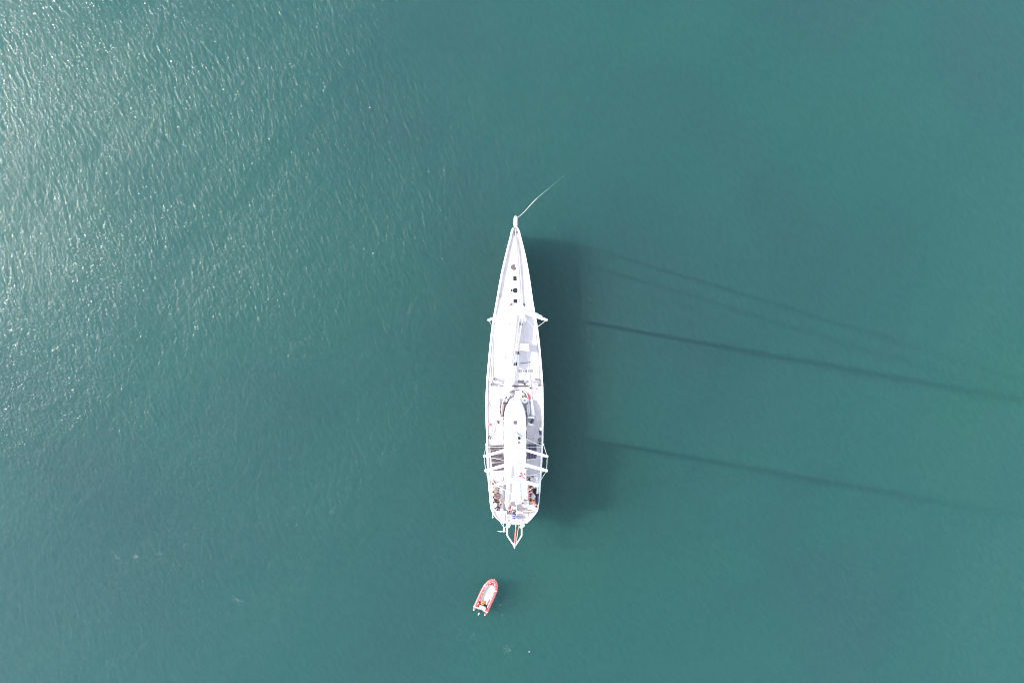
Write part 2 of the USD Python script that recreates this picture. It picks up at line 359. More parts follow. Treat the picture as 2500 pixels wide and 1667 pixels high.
# foredeck trunk, with its own low edge
tl = [(1255.5, 580), (1258.5, 577), (1261.5, 580), (1268, 622), (1271.5, 660), (1275, 715), (1277, 745), (1276, 752), (1240, 752), (1239, 745), (1240.5, 700), (1244, 650), (1249, 610)]
vt = [np.r_[P(u, v, zd(v)+.12)] for u, v in tl]
tz = np.array([zd(v) for _, v in tl])
m = slab(np.array([q[:2] for q in vt]), 0, 1, .1)
n_ = len(tl)
yv = np.array([[P(1257, v, zd(v))[1], zd(v)] for v in np.linspace(540, 960, 60)])[::-1]
zz = np.interp(m.vertices[:, 1], yv[:, 0], yv[:, 1])
m.vertices[:, 2] = np.where(m.vertices[:, 2] > .95, zz+.17, np.where(m.vertices[:, 2] > .5, zz+.14, zz-.02))
TRUNK = obj('foredeck_trunk', m, 'white_gelcoat', YACHT)
def zt_(v): return zd(v)+.17
# hatches
def hatch_square(u, v, s, z, mt='dark_acrylic', parent=YACHT, rz=0):
    p = P(u, v, z+.06); h = obj('hatch', box(p[0], p[1], z+.03, s+.09, s+.09, .08, rz, .015), 'white_gelcoat', parent)
    if h.count('/') <= 3: obj('hatch_lid', box(p[0], p[1], z+.075, s, s, .03, rz, .01), mt, h)
    return h
def hatch_round(u, v, r, z, mt='smoked_acrylic'):
    p = P(u, v, z+.06); h = obj('round_hatch', lathe((p[0], p[1], z-.02), [(0, .085), (r+.03, .085), (r+.05, .06), (r+.06, 0), (0, 0)]), 'alloy', YACHT)
    obj('hatch_lid', lathe((p[0], p[1], z+.066), [(0, .035), (r*.7, .03), (r, .02), (r, 0), (0, 0)][::1]), mt, h); return h
hatch_round(1254, 652.5, .28, zt_(652)); hatch_square(1258, 680, .43, zt_(680)); h = hatch_round(1258, 709, .25, zt_(709), 'dark_acrylic'); hatch_square(1258, 735, .40, zt_(735), 'dark_acrylic')
for du in (-9.5, 9.5):
    q = P(1258+du, 709, zt_(709)+.05); obj('hatch_hinge', box(q[0], q[1], zt_(709)+.04, .14, .2, .08), 'black_metal', h)
q = P(1260.5, 649, zt_(649)+.2); obj('vent_cowl', cat(cyl((q[0]+.03, q[1]-.02, zt_(650)-.02), .09, .2), ball((q[0]+.03, q[1]-.02, zt_(650)+.22), .13, sc=(1, 1, .8))), 'white_plastic', YACHT)
q = P(1264.8, 655, zt_(655)); obj('hand_rail', cat(tube([(q[0], q[1]-.25, q[2]), (q[0], q[1]-.2, q[2]+.1), (q[0], q[1]+.2, q[2]+.1), (q[0], q[1]+.25, q[2])], .02)), 'grey_metal', YACHT)
# windlass and mooring gear forward
for u, v, k in ((1258.5, 566.5, 1.0), (1259, 613, .8)):
    q = S(u, v, 0); z = q[2]+(.15 if v > 580 else 0)
    w = obj('windlass', cat(box(q[0], q[1], z+.06, .26*k, .2*k, .14), cyl((q[0], q[1], z+.1), .08*k, .16)), 'grey_metal', YACHT)
    obj('windlass_drum', tm(Manifold.cylinder(.34*k, .07*k, .07*k, 14).rotate((0, 90, 0)).translate((q[0]-.17*k, q[1]-.06, z+.13))), 'black_metal', w)
q = S(1258.5, 573, 0); obj('bollard', cat(cyl((q[0]-.09, q[1], q[2]-.02), .035, .17), cyl((q[0]+.09, q[1], q[2]-.02), .035, .17), box(q[0], q[1], q[2]+.1, .3, .05, .05)), 'black_metal', YACHT)
# round sign on the port foredeck: two rings and strokes inside
q = S(1225, 723.5, .008); c0 = q.copy(); c0[2] += .022
em = [lathe(c0, [(r0, 0), (r0, .004), (r1, .004), (r1, 0)], 36) for r0, r1 in ((.19, .215), (.085, .105))]
for a in np.radians([20, 110, 200, 300]): em.append(box(c0[0]+.145*math.cos(a), c0[1]+.145*math.sin(a), c0[2]+.003, .02, .07, .006, math.degrees(a)+40, .001))
em.append(box(c0[0], c0[1], c0[2]+.003, .025, .1, .006, -15, .001))
obj('deck_emblem', cat(*em), 'grey_print', YACHT, label='round grey ring emblem on the port foredeck', smooth=False)
# winches
def winch(u, v, z, k=1.0, mt='grey_metal', n='winch'):
    q = P(u, v, z+.15*k)
    w = obj(n, lathe((q[0], q[1], z-.01), [(0, 0), (.14*k, 0), (.14*k, .03*k), (.10*k, .06*k), (.085*k, .14*k), (.11*k, .2*k), (.12*k, .22*k), (.1*k, .25*k), (0, .25*k)]), mt, YACHT)
    obj('winch_socket', cyl((q[0], q[1], z+.245*k), .045*k, .02), 'black_metal', w); return w
for u, v, k, mt_ in ((1243.5, 790.5, .7, 'alloy'), (1272.5, 791.5, 1.0, 'black_metal'), (1206.5, 925, 1.5, 'grey_metal'), (1200, 938, 1.5, 'grey_metal'), (1308.5, 926, 1.2, 'grey_metal'), (1315.5, 939, 1.4, 'grey_metal'),
                     (1278, 905.5, 1.0, 'alloy'), (1294.5, 947, 1.1, 'grey_metal'), (1211, 831, .35, 'grey_metal'), (1304.5, 831, .35, 'grey_metal'), (1219, 941, .8, 'alloy')):
    winch(u, v, zd(v)+.0, k, mt_)
# rope clutches and tracks
for i, u in enumerate(np.linspace(1262, 1297, 9)):
    if abs(u-1278) < 4: continue
    q = P(u, 905.5, zd(905)+.05); obj('rope_clutch', box(q[0], q[1], zd(905)+.05, .1, .3, .11), 'grey_metal' if i % 3 else 'white_plastic', YACHT)
a, b = P(1249, 942.5, 2.3), P(1290, 942.5, 2.3)
obj('traveller_track', box((a[0]+b[0])/2, a[1], 2.27, b[0]-a[0], .09, .1), 'black_metal', YACHT)
obj('deck_track', tube(spl([S(1205, 925, .03), S(1203, 880, .03), S(1206, 820, .03)], 12), .02), 'grey_metal', YACHT)
obj('deck_track', tube(spl([S(1317, 935, .03), S(1315, 880, .03), S(1308, 815, .03)], 12), .02), 'grey_metal', YACHT)
obj('deck_track', tube(spl([S(1200.5, 935, .03), S(1198, 890, .03)], 8), .02), 'grey_metal', YACHT)
for u, v, sx, sy, rz, mt_ in ((1240, 778, .3, .05, 10, 'grey_metal'), (1244, 776, .05, .14, 20, 'grey_metal'), (1220, 781, .12, .08, 0, 'grey_metal'), (1233, 872, .05, .26, -8, 'pale_teak'), (1227, 929, .1, .16, 20, 'grey_metal'), (1225.5, 934, .07, .12, -30, 'grey_metal'),
        (1252, 938.5, .16, .07, 0, 'grey_metal'), (1280, 937.5, .10, .2, 15, 'black_metal'), (1223, 941.5, .3, .05, -12, 'grey_metal'), (1283, 931.5, .3, .2, 20, 'grey_metal'), (1302, 932, .5, .06, -18, 'grey_metal'), (1310, 933, .2, .1, 0, 'grey_metal'), (1303, 948, .4, .12, -5, 'white_plastic'),
        (1258, 666.5, .14, .05, 0, 'grey_metal'), (1258, 724.5, .12, .05, 0, 'grey_metal'), (1267.5, 686, .06, .12, 0, 'grey_metal'), (1240.5, 763, .08, .08, 0, 'grey_metal'), (1279, 745, .14, .3, -10, 'black_metal'), (1286, 759, .12, .05, -45, 'grey_metal'), (1293, 774, .22, .05, 35, 'pale_teak'), (1299, 776, .1, .05, 0, 'grey_metal'),
        (1191.3, 986, .07, .36, 0, 'pale_teak'), (1191, 1000, .08, .1, 0, 'grey_metal'), (1322, 983, .1, .12, 0, 'grey_metal'), (1324, 965, .05, .3, 0, 'grey_metal'), (1323.5, 1018, .06, .26, 0, 'grey_metal'), (1216, 1030, .1, .3, 15, 'black_metal'), (1206.5, 1050, .07, .18, -20, 'pale_teak'), (1302, 1070, .1, .1, 0, 'grey_metal'),
        (1294, 983, .1, .14, 20, 'grey_metal'), (1294.5, 1013, .16, .16, 0, 'grey_metal'), (1210, 997, .08, .08, 0, 'grey_metal'), (1320.5, 1100, .06, .4, 0, 'grey_metal'), (1243.5, 600, .08, .08, 0, 'grey_metal'), (1238, 622, .1, .06, 0, 'grey_metal'), (1287.5, 672, .05, .3, 4, 'grey_metal'), (1301, 735, .06, .4, 6, 'grey_metal'), (1303.5, 760, .06, .4, 6, 'grey_metal')):
    q = P(u, v, zd(v)+.05); z_ = zt_(v) if (1242 < u < 1272 and 580 < v < 748) else zd(v)
    obj('deck_fitting', box(q[0], q[1], z_+.045, sx, sy, .11, rz, .012), mt_, YACHT)
# skylight box beside the boom with dark louvres fore and aft
z = zd(875); sk = obj('skylight', slab(pxpoly([(1254, 857), (1266, 857), (1265.5, 893), (1252.5, 893)], z+.3), z-.02, z+.28, .04), 'white_gelcoat', YACHT)
for u, v, w in ((1261.2, 861, .08), (1264, 861, .16), (1267, 861.5, .05), (1256.2, 888.5, .15), (1260.6, 888.5, .15)):
    q = P(u, v, z+.31); obj('louvre', box(q[0], q[1], z+.285, w, .32, .03, 10 if v < 870 else 0, .008), 'dark_acrylic', sk)
obj('deck_locker', pslab([(1268.5, 839), (1291, 839), (1292, 857), (1268, 855)], zd(848)-.02, zd(848)+.62, .05), 'white_gelcoat', YACHT)
obj('deck_step', pslab([(1240, 757), (1281, 757), (1284, 786), (1238, 786)], zd(770)-.02, zd(770)+.22, .06, .05), 'white_gelcoat', YACHT)
q = [S(1270, 887, .04), S(1283, 885.5, .03), S(1297, 884, .04)]
obj('deck_line', tube(spl(q, 12), .025), 'rope_dark', YACHT)
for pts in ([(1277, 793), (1283, 830), (1290, 880), (1294, 925)], [(1280, 800), (1286, 850), (1292, 905), (1296, 950), (1300, 1000)], [(1281, 797), (1288, 789), (1290, 786)], [(1268, 722), (1273, 742), (1276, 760), (1281, 775)],
            [(1272, 700), (1277, 735), (1282, 752)], [(1296, 955), (1304, 1000), (1311, 1020), (1316, 1040), (1319, 1060)], [(1290, 931), (1300, 935), (1308, 941)], [(1194, 985), (1204, 1015), (1210, 1028)], [(1308, 1060), (1304, 1080), (1296, 1120)],
            [(1212, 1030), (1203, 1060), (1198, 1080)], [(1209, 1022), (1199, 1055), (1195, 1075)]):
    obj('deck_line', tube(spl([S(u, v, .035) for u, v in pts], 14), .018), 'rope_white', YACHT)
for pts in ([(1288, 959.5), (1300, 958), (1315, 957)], [(1192, 955), (1196, 958.5), (1207, 959)]):
    obj('deck_seam', tube(spl([P(u, v, DZ+.012) for u, v in pts], 8), .018), 'grey_metal', YACHT)
# deckhouse
TOP = 3.22
hp = [(1230, 1178), (1228.5, 1100), (1228, 1050), (1228.4, 1025), (1230.5, 1008), (1234.5, 994), (1240, 983), (1247, 975), (1255, 970.5), (1262, 970.5), (1269, 974.5), (1275.5, 984), (1281, 999), (1284.5, 1013), (1286.5, 1035), (1287.2, 1060), (1287, 1110), (1286.8, 1178)]
DH = obj('deckhouse', slab(pxpoly(hp, TOP), 1.6, TOP, .09, .10), 'white_gelcoat', YACHT, smooth=35)
hb = pxpoly(hp, TOP)
for s, x0 in ((-1, hb[1][0]), (1, hb[-2][0])):
    for v in (1030, 1062, 1094, 1126):
        q = P(1258, v, 2.8); obj('side_window', box(x0-s*.035, q[1], 2.75, .05, .95, .34, 0, .02), 'dark_acrylic', DH)
for u, v, r, mt_ in ((1267.2, 1069.5, .15, 'dark_acrylic'), (1265.5, 1080, .13, 'smoked_acrylic'), (1281.8, 1142.5, .07, 'black_metal'), (1263, 1004+40, .05, 'grey_metal')):
    q = P(u, v, TOP+.1); obj('roof_vent', lathe((q[0], q[1], TOP-.01), [(0, .12), (r*.8, .12), (r, .09), (r*1.05, 0), (0, 0)][::1]), mt_, DH)
q = P(1257.6, 1031, TOP); hq = obj('roof_hatch', box(q[0], q[1], TOP+.03, .36, .36, .07, 0, .015), 'smoked_acrylic', DH)
q = P(1258, 986, TOP); obj('roof_bracket', cat(box(q[0], q[1], TOP+.03, .26, .05, .07, 48, .01), box(q[0]+.05, q[1]+.05, TOP+.03, .14, .05, .06, -20, .01)), 'pale_teak', DH)
obj('grab_rail', tube(spl([P(1284, v, TOP+.1) for v in (1050, 1080, 1120, 1160)], 10), .022), 'steel', DH)
obj('grab_rail', tube(spl([P(1231.5, v, TOP+.1) for v in (1050, 1080, 1120, 1160)], 10), .022), 'steel', DH)
# hard top over the after cockpit
ht = [(1239, 1172), (1271, 1169.5), (1281, 1172), (1287.5, 1178), (1287.5, 1208), (1283.5, 1214), (1274, 1221), (1262, 1224), (1250, 1224), (1240, 1220), (1236, 1214)]
HT = obj('cockpit_hardtop', slab(pxpoly(ht, 3.62), 3.50, 3.62, .05), 'white_gelcoat', YACHT)
for u, v in ((1242, 1216), (1281, 1210), (1242, 1182), (1284, 1182)):
    q = P(u, v, 3.5); obj('hardtop_post', tube([(q[0], q[1], 1.7), (q[0], q[1], 3.52)], .03), 'steel', HT)
for u in (1270.5,): obj('hardtop_seam', tube([P(u, 1178, 3.625), P(u+2.5, 1219, 3.625)], .012), 'grey_metal', HT)
# seats and lockers in the forward cockpit
obj('cockpit_seat', pslab([(1257, 952.5), (1275, 953), (1274, 985), (1255, 972)], 1.63, 2.26, .06), 'white_gelcoat', YACHT)
obj('cockpit_seat', pslab([(1222.6, 1000), (1226.5, 985), (1231, 985), (1226.5, 1016), (1222.6, 1017)], 1.63, 2.14, .04), 'pale_teak', YACHT)
obj('cockpit_seat', pslab([(1285.5, 988), (1291, 985), (1293, 1016), (1287.5, 1016)], 1.63, 2.14, .04), 'white_gelcoat', YACHT)
obj('cockpit_seat', pslab([(1277, 1003.2), (1288.5, 1003.2), (1288.5, 1006), (1278, 1006)], 1.63, 2.0, .02), 'white_gelcoat', YACHT)
q = P(1281, 977, 2.5); t = obj('winch_pedestal', lathe((q[0], q[1], 1.6), [(0, .9), (.27, .9), (.30, .86), (.30, .80), (.16, .7), (.16, 0), (0, 0)]), 'white_gelcoat', YACHT)
obj('pedestal_hub', cyl((q[0], q[1], 2.48), .085, .06), 'grey_metal', t)
q = P(1250, 962.5, 2.3); t = obj('winch_pedestal', lathe((q[0], q[1], 1.6), [(0, .72), (.13, .72), (.15, .68), (.12, .6), (.12, 0), (0, 0)]), 'white_gelcoat', YACHT)
obj('pedestal_hub', cyl((q[0], q[1], 2.31), .06, .04), 'black_metal', t)
# low side coamings by the deckhouse
obj('side_coaming', pslab([(1295.5, 975), (1300, 976), (1305.5, 1014), (1298, 1014)], DZ-.01, DZ+.28, .05), 'white_gelcoat', YACHT)
obj('side_coaming', pslab([(1210, 975), (1219, 972), (1221, 1016), (1209, 1016)], DZ-.01, DZ+.25, .05), 'white_gelcoat', YACHT)
obj('bench_seat', pslab([(1289, 1017), (1304, 1016), (1304, 1022), (1289, 1021)], DZ-.01, DZ+.34, .03), 'white_gelcoat', YACHT)
obj('bench_seat', pslab([(1287.5, 1031), (1302, 1036), (1302, 1040), (1287.5, 1038)], DZ-.01, DZ+.40, .03), 'white_gelcoat', YACHT)
obj('bench_seat', pslab([(1210, 1019), (1228, 1020), (1228, 1024), (1210, 1023)], DZ-.01, DZ+.30, .03), 'white_gelcoat', YACHT)
# benches, stern lockers and deck hatches aft
obj('cockpit_bench', pslab([(1200, 1163), (1211, 1163), (1212, 1247), (1206, 1247), (1201, 1238)], 1.98, 2.30, .03), 'white_gelcoat', YACHT)
obj('cockpit_bench', pslab([(1303, 1162), (1315, 1161), (1313.5, 1200), (1311, 1242), (1302, 1247), (1299.5, 1247)], 1.98, 2.30, .03), 'white_gelcoat', YACHT)
obj('cockpit_bench', pslab([(1221, 1163), (1229, 1163), (1229, 1247), (1222, 1247)], 1.98, 2.30, .03), 'white_gelcoat', YACHT)
obj('cockpit_table', cat(pslab([(1279, 1222), (1290.5, 1220.5), (1291.5, 1236), (1279.5, 1237)], 2.56, 2.62, .01), box(P(1285, 1229, 2)[0], P(1285, 1229, 2)[1], 2.23, .15, .15, .66)), 'white_gelcoat', YACHT)
obj('stern_hatch', pslab([(1275.8, 1244), (1289.6, 1243.5), (1289, 1260), (1276, 1262)], DZ-.01, DZ+.05, .01), 'pale_teak', YACHT)
obj('stern_hatch', pslab([(1224, 1254), (1233, 1254), (1233, 1272), (1225.5, 1272)], DZ-.01, DZ+.045, .01), 'pale_teak', YACHT)
# solar panels
def panel(c, nx, ny, z, mt):
    c = [P(u, v, z) for u, v in c]; a, b, cc, d = c
    f = obj('solar_panel', slab(np.array([q[:2] for q in c]), z-.05, z, .008), 'solar_back', YACHT)
    ms = []
    for i in range(nx):
        for j in range(ny):
            def pt(s, t): return (a+(b-a)*s)*(1-t)+(d+(cc-d)*s)*t
            g = .04; s0, s1, t0, t1 = (i+g*2.3)/nx, (i+1-g*2.3)/nx, (j+g)/ny, (j+1-g)/ny
            q = np.array([pt(s0, t0), pt(s1, t0), pt(s1, t1), pt(s0, t1)])[:, :2]
            ms.append(slab(q, z-.002, z+.006, .001))
    obj('solar_cell', cat(*ms), mt, f, smooth=False, kind='stuff')
    for s in (.12, .88):
        for t in (.15, .85):
            q = (a+(b-a)*s)*(1-t)+(d+(cc-d)*s)*t; obj('panel_foot', cyl((q[0], q[1], DZ-.01), .03, z-.04-DZ, n=8), 'alloy', f)
panel([(1196.3, 1087.5), (1227, 1085.5), (1228.4, 1105), (1198, 1108.5)], 11, 2, 2.42, 'solar_cell')
panel([(1198.2, 1110.3), (1228.4, 1107), (1229.8, 1126), (1199.8, 1128.3)], 11, 2, 2.42, 'solar_cell')
panel([(1200, 1130.3), (1230, 1128), (1231.2, 1147.5), (1201.4, 1149.4)], 11, 2, 2.42, 'solar_cell')
panel([(1287.4, 1084), (1310, 1084), (1310, 1101), (1287.4, 1101)], 6, 5, 2.34, 'solar_cell_blue')
panel([(1287.4, 1102), (1310, 1102), (1310, 1119), (1287.4, 1119)], 6, 5, 2.34, 'solar_cell_blue')

# ------------------------------------------------------------------ masts and rigging
RAKE = .046
def rig(name, u, v, hgt, sp, r0):
    b = P(u, v, zd(v)); zb = zd(v)-.05
    def at(h, dx=0, dy=0): return np.array([b[0]+dx, b[1]-h*RAKE+dy, zd(v)+h])
    hs = np.linspace(0, hgt, 24)
    mv = tube([at(h) for h in hs], [r0*(1-.45*max(0, (h/hgt-.45)/.55)) for h in hs], 14)
    mast = obj(name, mv, 'mast_paint', YACHT)
    tips = {-1: [], 1: []}
    for h, Ls, sw in sp:
        for s in (-1, 1):
            tip = at(h+.12, s*Ls, -sw); root = at(h, s*.1, 0)
            ch = .118
            n = 9; prs = []
            ts = np.linspace(0, 1, n)
            m = Manifold.batch_hull([Manifold.sphere(1, 12).scale((ch*.8, ch*1.25, .05)).translate(tuple(map(float, root))), Manifold.sphere(1, 12).scale((ch*.9, ch, .05)).translate(tuple(map(float, tip)))])
            obj('spreader', m, 'mast_paint', mast); tips[s].append(tip)
    head = at(hgt-.3)
    obj('masthead', cat(box(head[0], head[1]-.1, head[2]+.3, .22, .7, .12), tube([head+[0, 0, .3], head+[0, 0, 1.1]], .012), ball(head+np.array([.05, -.3, .42]), .06)), 'mast_paint', mast)
    return mast, at, tips, head
MAIN, mat_, mtips, mhead = rig('main_mast', 1262, 757, 33.0, [(9, 2.52, .86), (16, 1.86, .66), (22.5, 1.45, .45), (28, 1.0, .3)], .24)
MIZ, zat, ztips, zhead = rig('mizzen_mast', 1258, 1053, 24.3, [(8, 2.8, .76), (14, 2.45, .62), (19.6, 1.5, .36)], .20)
for s in (-1, 1):
    for tips, ch, hd, mast in ((mtips[s], edge(800, s, .10, .1), mhead, MAIN), (ztips[s], edge(1084, s, -.06, .15), zhead, MIZ)):
        line = [ch]+tips+[hd]
        obj('shroud', tube(np.array(line), .017, 6), 'mast_paint', mast)
        for k in range(len(tips)-1):
            obj('shroud', tube(np.array([tips[k], (mat_ if mast is MAIN else zat)([16, 22.5, 28][k] if mast is MAIN else [14, 19.6][k])]), .011, 5), 'mast_paint', mast)
        obj('shroud', tube(np.array([ch+[0, -.3, 0], (mat_ if mast is MAIN else zat)(9 if mast is MAIN else 8)]), .013, 5), 'mast_paint', mast)
    # after lower line of the mizzen, from the second spreader to the stern quarter
    obj('shroud', tube(np.array([ztips[s][1], edge(1172, s, .02, .15)]), .014, 5), 'mast_paint', MIZ)
    obj('chainplate', ball(edge(1084, s, -.05, .16), .09), 'white_gelcoat', YACHT)
    obj('chainplate', ball(edge(800, s, .08, .1), .06), 'steel', YACHT)
# forestays with furled headsails
for v, h, r in ((560, 32.2, .085), (606, 24.5, .07)):
    a, b = S(1258.4, v, .2), mat_(h, 0, .25)
    ts = np.linspace(0, 1, 20); pts = [a+(b-a)*t for t in ts]
    obj('furled_headsail', tube(pts, [r*(.35+.65*min(1, min(t, 1-t)*9)) for t in ts], 10), 'sailcloth', YACHT)
# main boom with sail, mizzen boom with sail
def boom(name, pts_px, zc, a_, b_, mastprim, rb, blen):
    p0, p1 = P(*pts_px[0], zc), P(*pts_px[1], zc); d = p1-p0; ln = np.linalg.norm(d); d /= ln; s = np.array([-d[1], d[0], 0])
    ps = [p0+d*t for t in np.linspace(.1, ln, 12)]
    ps = [q-np.array([0, 0, b_*.8]) for q in ps]
    bm = obj(name, tube(ps, rb, 12), 'mast_paint', mastprim)
    n, k = 40, 16; v_, f_ = [], []
    for i, t in enumerate(np.linspace(0.02, blen, n)):
        c = p0+d*t; e = min(1, (t+.1)/.5, (blen-t)/.6+.12); tap = (1-.35*t/ln)
        for j in range(k):
            an = 2*math.pi*j/k; wob = 1+.10*(meshkit.noise(np.array([[t*1.6, math.cos(an)*1.5, math.sin(an)*1.5+3]]))[0]-.5)*2
            x, z = a_*tap*e*math.cos(an)*wob*(1.0 if math.sin(an) > 0 else .8), b_*tap*e*math.sin(an)*wob
            v_.append(c+s*x+np.array([0, 0, z]))
    for i in range(n-1):
        for j in range(k):
            a, b = i*k+j, i*k+(j+1) % k; f_ += [[a, b, b+k], [a, b+k, a+k]]
    for base, fl_ in ((0, 1), ((n-1)*k, 0)):
        for j in range(1, k-1): f_.append([base, base+j+1, base+j] if fl_ else [base, base+j, base+j+1])
    m = trimesh.Trimesh(np.array(v_), f_, process=False); m.fix_normals()
    obj('furled_sail', m, 'sailcloth', mastprim, smooth=50)
    return p0, d, s, ln
b1 = boom('boom', ((1262.5, 765), (1240.5, 972)), 2.86, .30, .38, MAIN, .10, 5.6)
b2 = boom('boom', ((1257.5, 1060), (1237.5, 1245)), 4.75, .42, .60, MIZ, .11, 7.3)
for (p0, d, s, ln), at_, mast, hs in ((b1, mat_, MAIN, (12, 12)), (b2, zat, MIZ, (11, 11))):
    for t in (.35, .6, .85):
        for sg in (-1, 1):
            obj('lazy_jack', tube(np.array([p0+d*ln*t+s*sg*.25, at_(11.5, sg*.5, -.1)]), .009, 5), 'rope_white', mast)
    e = p0+d*(ln-.3); obj('topping_lift', tube(np.array([e, at_(22.5 if mast is MIZ else 30)]), .01, 5), 'rope_white', mast)
    obj('sheet_tackle', tube(np.array([e-[0, 0, .3], [e[0]+.4, e[1], DZ+.1]]), .02, 6), 'rope_white', mast)
q = P(1258.4, 1140, 16); mp = zat(12.5)
obj('radar_dome', lathe(mp+np.array([0, -.45, -.1]), [(0, .24), (.2, .22), (.29, .14), (.29, .05), (.22, 0), (0, 0)]), 'white_plastic', MIZ)
mp = zat(16.5); obj('mast_lamp', cat(box(mp[0]-.06, mp[1]-.28, mp[2], .1, .14, .12), box(mp[0]+.05, mp[1]-.3, mp[2], .06, .12, .12)), 'black_metal', MIZ)
# guard rail
for s in (-1, 1):
    for v in list(np.linspace(600, 1235, 19)):
        e = edge(v, s, .075, bw(v)); obj('stanchion', tube([e-[0, 0, .02], e+[0, 0, .62]], .014, 6), 'steel', YACHT)
    for h in (.32, .61):
        obj('guard_wire', tube(np.array([edge(v, s, .075, bw(v)+h) for v in np.linspace(600, 1235, 40)]), .006, 4), 'steel', YACHT)

# ------------------------------------------------------------------ stern gear
zs = 2.25
for su, bend, ex in ((1238.6, (1238.6, 1306.5), 1254.3), (1273.6, (1273.6, 1307), 1258.6)):
    obj('bumpkin_arm', tube(np.array([P(su, 1268, zs), P(su, 1290, zs), P(bend[0], bend[1]-1, zs), P(bend[0]+(ex-bend[0])*.06, bend[1]+1.5, zs), P(ex, 1330, zs)]), .075, 12), 'white_gelcoat', YACHT)
obj('bumpkin_tip', slab(pxpoly([(1250.4, 1325), (1261.8, 1325), (1259.4, 1331), (1257.2, 1338), (1256.3, 1339.5), (1255.4, 1338), (1253, 1331)], zs+.06), zs-.08, zs+.08, .03), 'white_gelcoat', YACHT)
obj('stern_platform', pslab([(1236, 1275.6), (1275, 1275.6), (1275, 1280.6), (1236, 1280.6)], 1.95, 2.1, .03), 'white_gelcoat', YACHT)
obj('backstay', tube(np.array([P(1256.5, 1334, zs+.1), zhead]), .014, 5), 'mast_paint', MIZ)
obj('stern_line', tube(spl([P(1267, 1279, 2.2), P(1263.5, 1302, 2.1), P(1260.5, 1324, 2.25)], 10), .022), 'rope_yellow', YACHT)
obj('stern_line', tube(spl([P(1260.3, 1279, 2.2), P(1259.4, 1287, 2.3)], 6), .028), 'rope_yellow', YACHT)
fp = spl([P(1259.6, 1285, 2.42), P(1258.6, 1300, 2.45), P(1257.9, 1316, 2.45), P(1257.2, 1330, 2.48), P(1257, 1336, 2.5)], 26)
rr = np.interp(np.linspace(0, 1, 26), [0, .12, .5, .8, .93, 1], [.03, .065, .085, .085, .04, .02])*(1+.12*np.sin(np.arange(26)*1.7))
obj('furled_flag', tube(fp, rr, 9), 'red_fabric', label='long red flag furled on its staff over the stern', cat='flag', smooth=50)
# wind generator on its own struts
W0 = P(1230.6, 1291, 4.6)
wg = obj('wind_generator', ball(W0, .11, 16, (1, 2.1, 1)), 'white_gelcoat', YACHT)
for a, ln, mt_ in ((180+2, .62, 'white_plastic'), (180-24, .42, 'white_plastic'), (-2, .36, 'alloy')):
    a = math.radians(a); c = W0+np.array([0, -.22, 0]); e = c+np.array([math.cos(a)*ln, -math.sin(a)*ln*.15+(.12 if a > 2.8 and a < 3.0 else 0), math.sin(a)*ln*.4])
    obj('turbine_blade', hullof([(c, .035), (e, .018)], 8), mt_, wg)
obj('turbine_hub', ball(W0+np.array([0, -.25, 0]), .07), 'pale_teak', wg)
for u, v in ((1220.5, 1272), (1227.5, 1272)): obj('strut', tube([P(u, v, 2.3), W0+[0, .12, 0]], .022, 6), 'white_gelcoat', wg)
obj('strut', tube([P(1241, 1281, 2.4), W0+[0, .1, -.1]], .025, 6), 'white_gelcoat', wg)
q = P(1203, 1262, 3.0); obj('antenna', cat(ball(q, .085), tube([P(1202.5, 1249, 2.3), q], .022, 6)), 'white_gelcoat', YACHT)
q = P(1241, 1281, 2.5); obj('davit_winch', cat(box(q[0], q[1], 2.42, .3, .22, .22, 30), box(q[0]+.12, q[1]-.03, 2.42, .22, .12, .12, -20)), 'white_gelcoat', YACHT)
q = P(1242, 1286, 2.4); obj('davit_ring', lathe((q[0], q[1], 2.3), [(.06, 0), (.09, .03), (.12, 0), (.09, -.03), (.06, 0)], 16), 'white_gelcoat', YACHT)
def loose_ball(name, u, v, z, r, mt_, label, c_, sc=(1, 1, 1)):
    q = P(u, v, z); return obj(name, ball(q, r, 20, sc), mt_, label=label, cat=c_)
t = thing('fender', P(1276.2, 1281.5, 2.1), 'larger white ball fender hanging at the starboard stern arm', 'fender')
q = P(1276.2, 1281.5, 2.25); obj('fender_body', ball(q, .21, 20), 'white_plastic', t); obj('fender_eye', cyl(q+np.array([0, 0, .19]), .05, .06), 'grey_metal', t)
t = thing('fender', P(1271.3, 1286, 2.0), 'smaller grey-white ball fender inside the starboard stern arm', 'fender')
q = P(1271.3, 1286, 2.1); obj('fender_body', ball(q, .14, 18), 'white_plastic', t); obj('fender_eye', cyl(q+np.array([0, 0, .13]), .035, .05), 'grey_metal', t)

# ------------------------------------------------------------------ anchor rope
ap = spl([P(1262.2, 531.5, 2.95), P(1268, 528, 2.3), P(1275, 522, 1.6), P(1284, 513, .95), P(1296, 499.5, .40), P(1308, 487.5, .05), P(1322, 475, -.45), P(1345, 456, -1.3), P(1372, 434, -2.5), P(1398, 412, -3.8), P(1424, 391, -5.2)], 70)
AR = thing('anchor_rope', P(1285, 512, 0), 'white anchor rope running from the bow into the water', 'rope')
k = 33
obj('dry_rope', tube(ap[:k+1], .023, 8), 'rope_white', AR); obj('wet_rope', tube(ap[k:], .028, 8), 'rope_weedy', AR, label='green weedy end of the rope under water')

